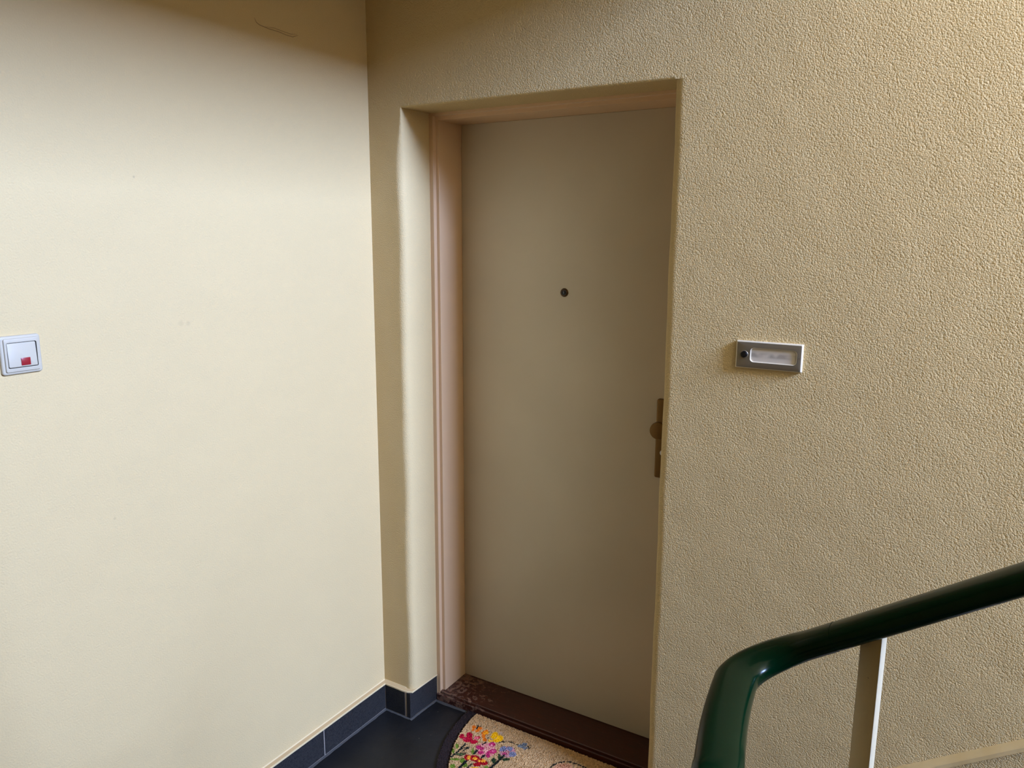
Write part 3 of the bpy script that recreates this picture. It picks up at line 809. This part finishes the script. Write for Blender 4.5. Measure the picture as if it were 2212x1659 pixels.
    ('p', (178, 44, 112), [(0.4330,-0.0290),(0.4340,-0.0330),(0.4340,-0.0370),(0.4320,-0.0400),(0.4290,-0.0420),(0.4250,-0.0430),(0.4210,-0.0410),(0.4170,-0.0380),(0.4160,-0.0340),(0.4160,-0.0300),(0.4180,-0.0260),(0.4210,-0.0240),(0.4250,-0.0240),(0.4290,-0.0260)]),
    ('p', (178, 44, 112), [(0.4460,-0.0300),(0.4470,-0.0340),(0.4460,-0.0370),(0.4450,-0.0400),(0.4410,-0.0420),(0.4380,-0.0430),(0.4340,-0.0410),(0.4320,-0.0390),(0.4300,-0.0350),(0.4310,-0.0320),(0.4330,-0.0290),(0.4360,-0.0270),(0.4390,-0.0260),(0.4430,-0.0280)]),
    ('p', (178, 44, 112), [(0.4660,0.0080),(0.4680,0.0040),(0.4670,-0.0020),(0.4650,-0.0060),(0.4600,-0.0090),(0.4550,-0.0090),(0.4500,-0.0080),(0.4460,-0.0040),(0.4440,0.0010),(0.4450,0.0060),(0.4480,0.0100),(0.4520,0.0130),(0.4580,0.0140),(0.4630,0.0120)]),
    ('p', (178, 44, 112), [(0.4880,-0.0200),(0.4900,-0.0250),(0.4890,-0.0300),(0.4860,-0.0350),(0.4810,-0.0380),(0.4750,-0.0390),(0.4700,-0.0380),(0.4660,-0.0340),(0.4640,-0.0290),(0.4650,-0.0230),(0.4680,-0.0180),(0.4730,-0.0150),(0.4790,-0.0140),(0.4840,-0.0160)]),
    ('p', (178, 44, 112), [(0.4780,-0.0450),(0.4820,-0.0510),(0.4830,-0.0570),(0.4820,-0.0610),(0.4800,-0.0630),(0.4760,-0.0620),(0.4710,-0.0580),(0.4660,-0.0520),(0.4630,-0.0460),(0.4610,-0.0400),(0.4620,-0.0360),(0.4650,-0.0340),(0.4690,-0.0350),(0.4740,-0.0390)]),
    ('p', (178, 44, 112), [(0.4550,-0.0470),(0.4560,-0.0510),(0.4550,-0.0550),(0.4530,-0.0580),(0.4490,-0.0610),(0.4450,-0.0610),(0.4410,-0.0600),(0.4380,-0.0570),(0.4360,-0.0540),(0.4370,-0.0490),(0.4390,-0.0460),(0.4430,-0.0440),(0.4470,-0.0430),(0.4520,-0.0440)]),
    ('p', (214, 140, 170), [(0.4620,-0.0010),(0.4620,-0.0030),(0.4620,-0.0050),(0.4610,-0.0070),(0.4590,-0.0080),(0.4570,-0.0080),(0.4550,-0.0070),(0.4540,-0.0060),(0.4530,-0.0040),(0.4530,-0.0020),(0.4540,0.0000),(0.4560,0.0010),(0.4580,0.0010),(0.4600,0.0010)]),
    ('p', (218, 168, 176), [(0.4600,-0.0310),(0.4610,-0.0350),(0.4620,-0.0380),(0.4610,-0.0410),(0.4580,-0.0430),(0.4550,-0.0420),(0.4520,-0.0410),(0.4490,-0.0380),(0.4480,-0.0340),(0.4470,-0.0300),(0.4480,-0.0270),(0.4510,-0.0260),(0.4540,-0.0260),(0.4570,-0.0280)]),
    ('p', (210, 110, 160), [(0.4800,-0.0220),(0.4800,-0.0240),(0.4800,-0.0260),(0.4790,-0.0270),(0.4770,-0.0290),(0.4750,-0.0290),(0.4730,-0.0280),(0.4710,-0.0270),(0.4710,-0.0250),(0.4710,-0.0230),(0.4720,-0.0220),(0.4740,-0.0200),(0.4760,-0.0200),(0.4780,-0.0210)]),
    ('p', (112, 118, 158), [(0.5080,0.0090),(0.5100,0.0030),(0.5100,-0.0020),(0.5080,-0.0060),(0.5040,-0.0090),(0.4990,-0.0090),(0.4940,-0.0070),(0.4900,-0.0030),(0.4880,0.0020),(0.4880,0.0080),(0.4910,0.0120),(0.4950,0.0150),(0.5000,0.0150),(0.5040,0.0130)]),
    ('p', (112, 118, 158), [(0.5250,0.0190),(0.5270,0.0140),(0.5260,0.0100),(0.5240,0.0060),(0.5200,0.0030),(0.5160,0.0030),(0.5110,0.0050),(0.5080,0.0080),(0.5060,0.0130),(0.5070,0.0180),(0.5090,0.0220),(0.5130,0.0240),(0.5170,0.0240),(0.5220,0.0220)]),
    ('p', (112, 118, 158), [(0.5490,0.0020),(0.5510,-0.0040),(0.5500,-0.0100),(0.5470,-0.0140),(0.5430,-0.0170),(0.5370,-0.0180),(0.5320,-0.0150),(0.5280,-0.0110),(0.5260,-0.0060),(0.5260,0.0000),(0.5290,0.0050),(0.5340,0.0080),(0.5390,0.0080),(0.5450,0.0060)]),
    ('p', (112, 118, 158), [(0.5040,-0.0020),(0.5050,-0.0050),(0.5040,-0.0080),(0.5020,-0.0110),(0.5000,-0.0130),(0.4970,-0.0130),(0.4940,-0.0120),(0.4910,-0.0100),(0.4900,-0.0070),(0.4910,-0.0040),(0.4920,-0.0010),(0.4950,0.0010),(0.4980,0.0010),(0.5010,-0.0000)]),
    ('p', (156, 58, 108), [(0.5230,-0.0110),(0.5240,-0.0140),(0.5230,-0.0170),(0.5210,-0.0200),(0.5180,-0.0220),(0.5140,-0.0230),(0.5110,-0.0220),(0.5090,-0.0200),(0.5080,-0.0170),(0.5090,-0.0130),(0.5110,-0.0110),(0.5140,-0.0090),(0.5170,-0.0080),(0.5200,-0.0090)]),
    ('s', (24, 30, 32), [(0.5180,-0.0260),(0.5170,-0.0670),(0.5140,-0.0960)], 0.0057),
    ('p', (38, 58, 38), [(0.5120,-0.0350),(0.5150,-0.0400),(0.5160,-0.0450),(0.5160,-0.0480),(0.5140,-0.0490),(0.5110,-0.0480),(0.5070,-0.0450),(0.5030,-0.0400),(0.5010,-0.0350),(0.4990,-0.0300),(0.5000,-0.0270),(0.5020,-0.0250),(0.5050,-0.0270),(0.5090,-0.0300)]),
    ('p', (38, 58, 38), [(0.5100,-0.0590),(0.5130,-0.0660),(0.5140,-0.0710),(0.5130,-0.0760),(0.5110,-0.0770),(0.5070,-0.0760),(0.5020,-0.0730),(0.4970,-0.0670),(0.4940,-0.0610),(0.4930,-0.0550),(0.4940,-0.0510),(0.4960,-0.0490),(0.5010,-0.0500),(0.5050,-0.0540)]),
    ('p', (38, 58, 38), [(0.5440,-0.0280),(0.5450,-0.0320),(0.5430,-0.0360),(0.5390,-0.0400),(0.5350,-0.0440),(0.5300,-0.0470),(0.5260,-0.0470),(0.5230,-0.0460),(0.5220,-0.0430),(0.5240,-0.0390),(0.5270,-0.0340),(0.5320,-0.0300),(0.5370,-0.0270),(0.5410,-0.0270)]),
    ('p', (152, 14, 34), [(0.4360,-0.0870),(0.4380,-0.0920),(0.4370,-0.0980),(0.4340,-0.1030),(0.4290,-0.1060),(0.4230,-0.1070),(0.4170,-0.1050),(0.4130,-0.1010),(0.4110,-0.0950),(0.4110,-0.0900),(0.4140,-0.0850),(0.4200,-0.0810),(0.4260,-0.0810),(0.4320,-0.0830)]),
    ('p', (152, 14, 34), [(0.4640,-0.0810),(0.4650,-0.0880),(0.4630,-0.0940),(0.4570,-0.0990),(0.4500,-0.1010),(0.4410,-0.1000),(0.4340,-0.0970),(0.4290,-0.0910),(0.4280,-0.0840),(0.4300,-0.0780),(0.4360,-0.0730),(0.4440,-0.0710),(0.4520,-0.0720),(0.4590,-0.0760)]),
    ('p', (152, 14, 34), [(0.4960,-0.0860),(0.4960,-0.0920),(0.4920,-0.0980),(0.4850,-0.1010),(0.4760,-0.1030),(0.4670,-0.1010),(0.4590,-0.0970),(0.4550,-0.0910),(0.4540,-0.0850),(0.4580,-0.0790),(0.4650,-0.0750),(0.4750,-0.0740),(0.4840,-0.0760),(0.4910,-0.0800)]),
    ('p', (152, 14, 34), [(0.4800,-0.0990),(0.4820,-0.1030),(0.4800,-0.1080),(0.4770,-0.1130),(0.4720,-0.1160),(0.4660,-0.1170),(0.4610,-0.1160),(0.4570,-0.1130),(0.4560,-0.1090),(0.4570,-0.1040),(0.4600,-0.0990),(0.4660,-0.0960),(0.4710,-0.0950),(0.4770,-0.0960)]),
    ('p', (232, 168, 56), [(0.4320,-0.0890),(0.4340,-0.0930),(0.4340,-0.0960),(0.4340,-0.0990),(0.4320,-0.1000),(0.4290,-0.1000),(0.4260,-0.0980),(0.4230,-0.0950),(0.4210,-0.0910),(0.4200,-0.0870),(0.4210,-0.0850),(0.4230,-0.0840),(0.4260,-0.0840),(0.4290,-0.0860)]),
    ('p', (232, 168, 56), [(0.4530,-0.0820),(0.4540,-0.0850),(0.4540,-0.0880),(0.4520,-0.0910),(0.4490,-0.0930),(0.4460,-0.0930),(0.4430,-0.0920),(0.4400,-0.0900),(0.4390,-0.0870),(0.4400,-0.0840),(0.4420,-0.0810),(0.4440,-0.0800),(0.4480,-0.0790),(0.4510,-0.0800)]),
    ('p', (232, 168, 56), [(0.4700,-0.0860),(0.4700,-0.0880),(0.4700,-0.0900),(0.4690,-0.0920),(0.4670,-0.0930),(0.4650,-0.0940),(0.4620,-0.0930),(0.4610,-0.0910),(0.4600,-0.0890),(0.4600,-0.0870),(0.4610,-0.0850),(0.4630,-0.0840),(0.4660,-0.0830),(0.4680,-0.0840)]),
    ('p', (232, 168, 56), [(0.4820,-0.0780),(0.4830,-0.0810),(0.4830,-0.0840),(0.4810,-0.0860),(0.4780,-0.0880),(0.4750,-0.0890),(0.4720,-0.0880),(0.4700,-0.0860),(0.4690,-0.0830),(0.4690,-0.0800),(0.4710,-0.0770),(0.4740,-0.0750),(0.4770,-0.0750),(0.4800,-0.0760)]),
    ('s', (24, 30, 32), [(0.4300,-0.1090),(0.4300,-0.1510)], 0.0057),
    ('s', (24, 30, 32), [(0.4520,-0.1130),(0.4520,-0.1370)], 0.0044),
    ('p', (224, 170, 30), [(0.4840,-0.1170),(0.4850,-0.1200),(0.4830,-0.1240),(0.4790,-0.1280),(0.4730,-0.1310),(0.4680,-0.1330),(0.4640,-0.1330),(0.4610,-0.1320),(0.4610,-0.1290),(0.4630,-0.1250),(0.4670,-0.1210),(0.4720,-0.1180),(0.4770,-0.1160),(0.4820,-0.1160)]),
    ('p', (188, 142, 120), [(0.7330,0.0430),(0.7340,0.0350),(0.7290,0.0260),(0.7200,0.0160),(0.7090,0.0090),(0.6970,0.0060),(0.6870,0.0070),(0.6810,0.0110),(0.6810,0.0190),(0.6850,0.0290),(0.6940,0.0380),(0.7050,0.0450),(0.7170,0.0490),(0.7270,0.0480)]),
    ('s', (24, 30, 32), [(0.6730,0.0060),(0.6810,0.0320)], 0.0034),
    ('s', (24, 30, 32), [(0.6860,0.0370),(0.6910,0.0450)], 0.0034),
    ('s', (24, 30, 32), [(0.6960,0.0490),(0.7020,0.0530)], 0.0034),
    ('s', (24, 30, 32), [(0.7100,0.0570),(0.7180,0.0600)], 0.0034),
    ('s', (24, 30, 32), [(0.7270,0.0600),(0.7350,0.0630)], 0.0034),
    ('s', (24, 30, 32), [(0.7430,0.0610),(0.7510,0.0620)], 0.0034),
    ('s', (24, 30, 32), [(0.7580,0.0610),(0.7690,0.0620)], 0.0034),
]
def inside_ell(x, y, a, b, ytop):
    return y <= ytop and ((x - MCX) / a) ** 2 + ((y - MY) / b) ** 2 <= 1.0
STEP = 0.0020
gx0, gy0 = MCX - MA, MY - MBD
NX, NY = int(2 * MA / STEP) + 1, int(MBD / STEP) + 1
rnd = random.Random(11)
coir = lin((176, 140, 94))
posj, colr = {}, {}
IA, IB, IT = MA - 0.040, MBD - 0.040, MY - 0.0065
for i in range(NX):
    for j in range(NY):
        x, y = gx0 + i * STEP, gy0 + j * STEP
        if inside_ell(x, y, IA, IB, IT):
            posj[i, j] = (x + rnd.uniform(-.0014, .0014), y + rnd.uniform(-.0014, .0014))
            colr[i, j] = coir
def pip(x, y, P):
    c = False
    j = len(P) - 1
    for i in range(len(P)):
        if (P[i][1] > y) != (P[j][1] > y) and x < (P[j][0] - P[i][0]) * (y - P[i][1]) / (P[j][1] - P[i][1]) + P[i][0]:
            c = not c
        j = i
    return c
def near(x, y, P, w):
    for (ax, ay), (bx, by) in zip(P[:-1], P[1:]):
        dx, dy = bx - ax, by - ay
        L = dx * dx + dy * dy
        tt = max(0, min(1, ((x - ax) * dx + (y - ay) * dy) / L)) if L else 0
        if (x - ax - tt * dx) ** 2 + (y - ay - tt * dy) ** 2 < w * w:
            return True
    return False
for a in ART:
    P = a[2]; w = a[3] * 0.78 if a[0] == 's' else 0
    c = tuple(u * v for u, v in zip(lin(a[1]), (0.92, 0.80, 0.55)))
    x0, x1 = min(q[0] for q in P) - w - .002, max(q[0] for q in P) + w + .002
    y0, y1 = min(q[1] for q in P) - w - .002, max(q[1] for q in P) + w + .002
    for i in range(max(0, int((x0 - gx0) / STEP)), min(NX, int((x1 - gx0) / STEP) + 2)):
        for j in range(max(0, int((y0 - gy0) / STEP)), min(NY, int((y1 - gy0) / STEP) + 2)):
            if (i, j) in posj:
                x, y = posj[i, j]
                if (pip(x, y, P) if a[0] == 'p' else near(x, y, P, w)):
                    colr[i, j] = c
def fuzz(name, keys, zmin, zmax, colf, material):
    idx, V, C, F = {}, [], [], []
    for (i, j) in keys:
        idx[i, j] = len(V)
        V.append((gx0 + i * STEP + rnd.uniform(-.0006, .0006), gy0 + j * STEP + rnd.uniform(-.0006, .0006), rnd.uniform(zmin, zmax)))
        k = rnd.uniform(0.70, 1.18)
        C.append(tuple(min(1, v * k) for v in colf(i, j)) + (1.0,))
    border = {}
    for (i, j) in keys:
        q = [(i, j), (i + 1, j), (i + 1, j + 1), (i, j + 1)]
        if all(v in idx for v in q):
            ids = [idx[v] for v in q]
            F.append(ids)
            for a, b in zip(ids, ids[1:] + ids[:1]):
                border[(a, b)] = True
    sk = {}
    for (a, b) in list(border):
        if (b, a) not in border:
            for v in (a, b):
                if v not in sk:
                    sk[v] = len(V)
                    V.append((V[v][0], V[v][1], 0.001)); C.append(C[v])
            F.append([b, a, sk[a], sk[b]])
    me = bpy.data.meshes.new(name)
    me.from_pydata(V, [], F)
    ca = me.color_attributes.new('print', 'FLOAT_COLOR', 'POINT')
    for k, c in enumerate(C):
        ca.data[k].color = c
    me.materials.append(material)
    o = bpy.data.objects.new(name, me)
    COL.objects.link(o)
    o.parent = mt
    o.matrix_parent_inverse = Matrix.Translation(mt.location).inverted()
    return o
M_coir = mat('coir_print', (196, 162, 122), 0.95, spec=0.1)
t = NT(M_coir)
an = t.n('ShaderNodeAttribute', attribute_name='print')
t.link(an.outputs['Color'], t.b.inputs['Base Color'])
M_border = mat('mat_border', (46, 34, 36), 0.95, spec=0.1)
t = NT(M_border)
an = t.n('ShaderNodeAttribute', attribute_name='print')
t.link(an.outputs['Color'], t.b.inputs['Base Color'])
pl = fuzz('pile', list(posj), 0.0130, 0.0175, lambda i, j: colr[i, j], M_coir)
pl['label'] = 'beige coir pile printed with red, pink, yellow and blue flowers'
bk = []
for i in range(NX):
    for j in range(NY):
        x, y = gx0 + i * STEP, gy0 + j * STEP
        if inside_ell(x, y, MA, MBD, MY) and not inside_ell(x, y, IA - .003, IB - .003, IT - .003):
            bk.append((i, j))
bc = lin((40, 30, 27))
br = fuzz('border', bk, 0.0080, 0.0110, lambda i, j: bc, M_border)
br['label'] = 'dark brown border'
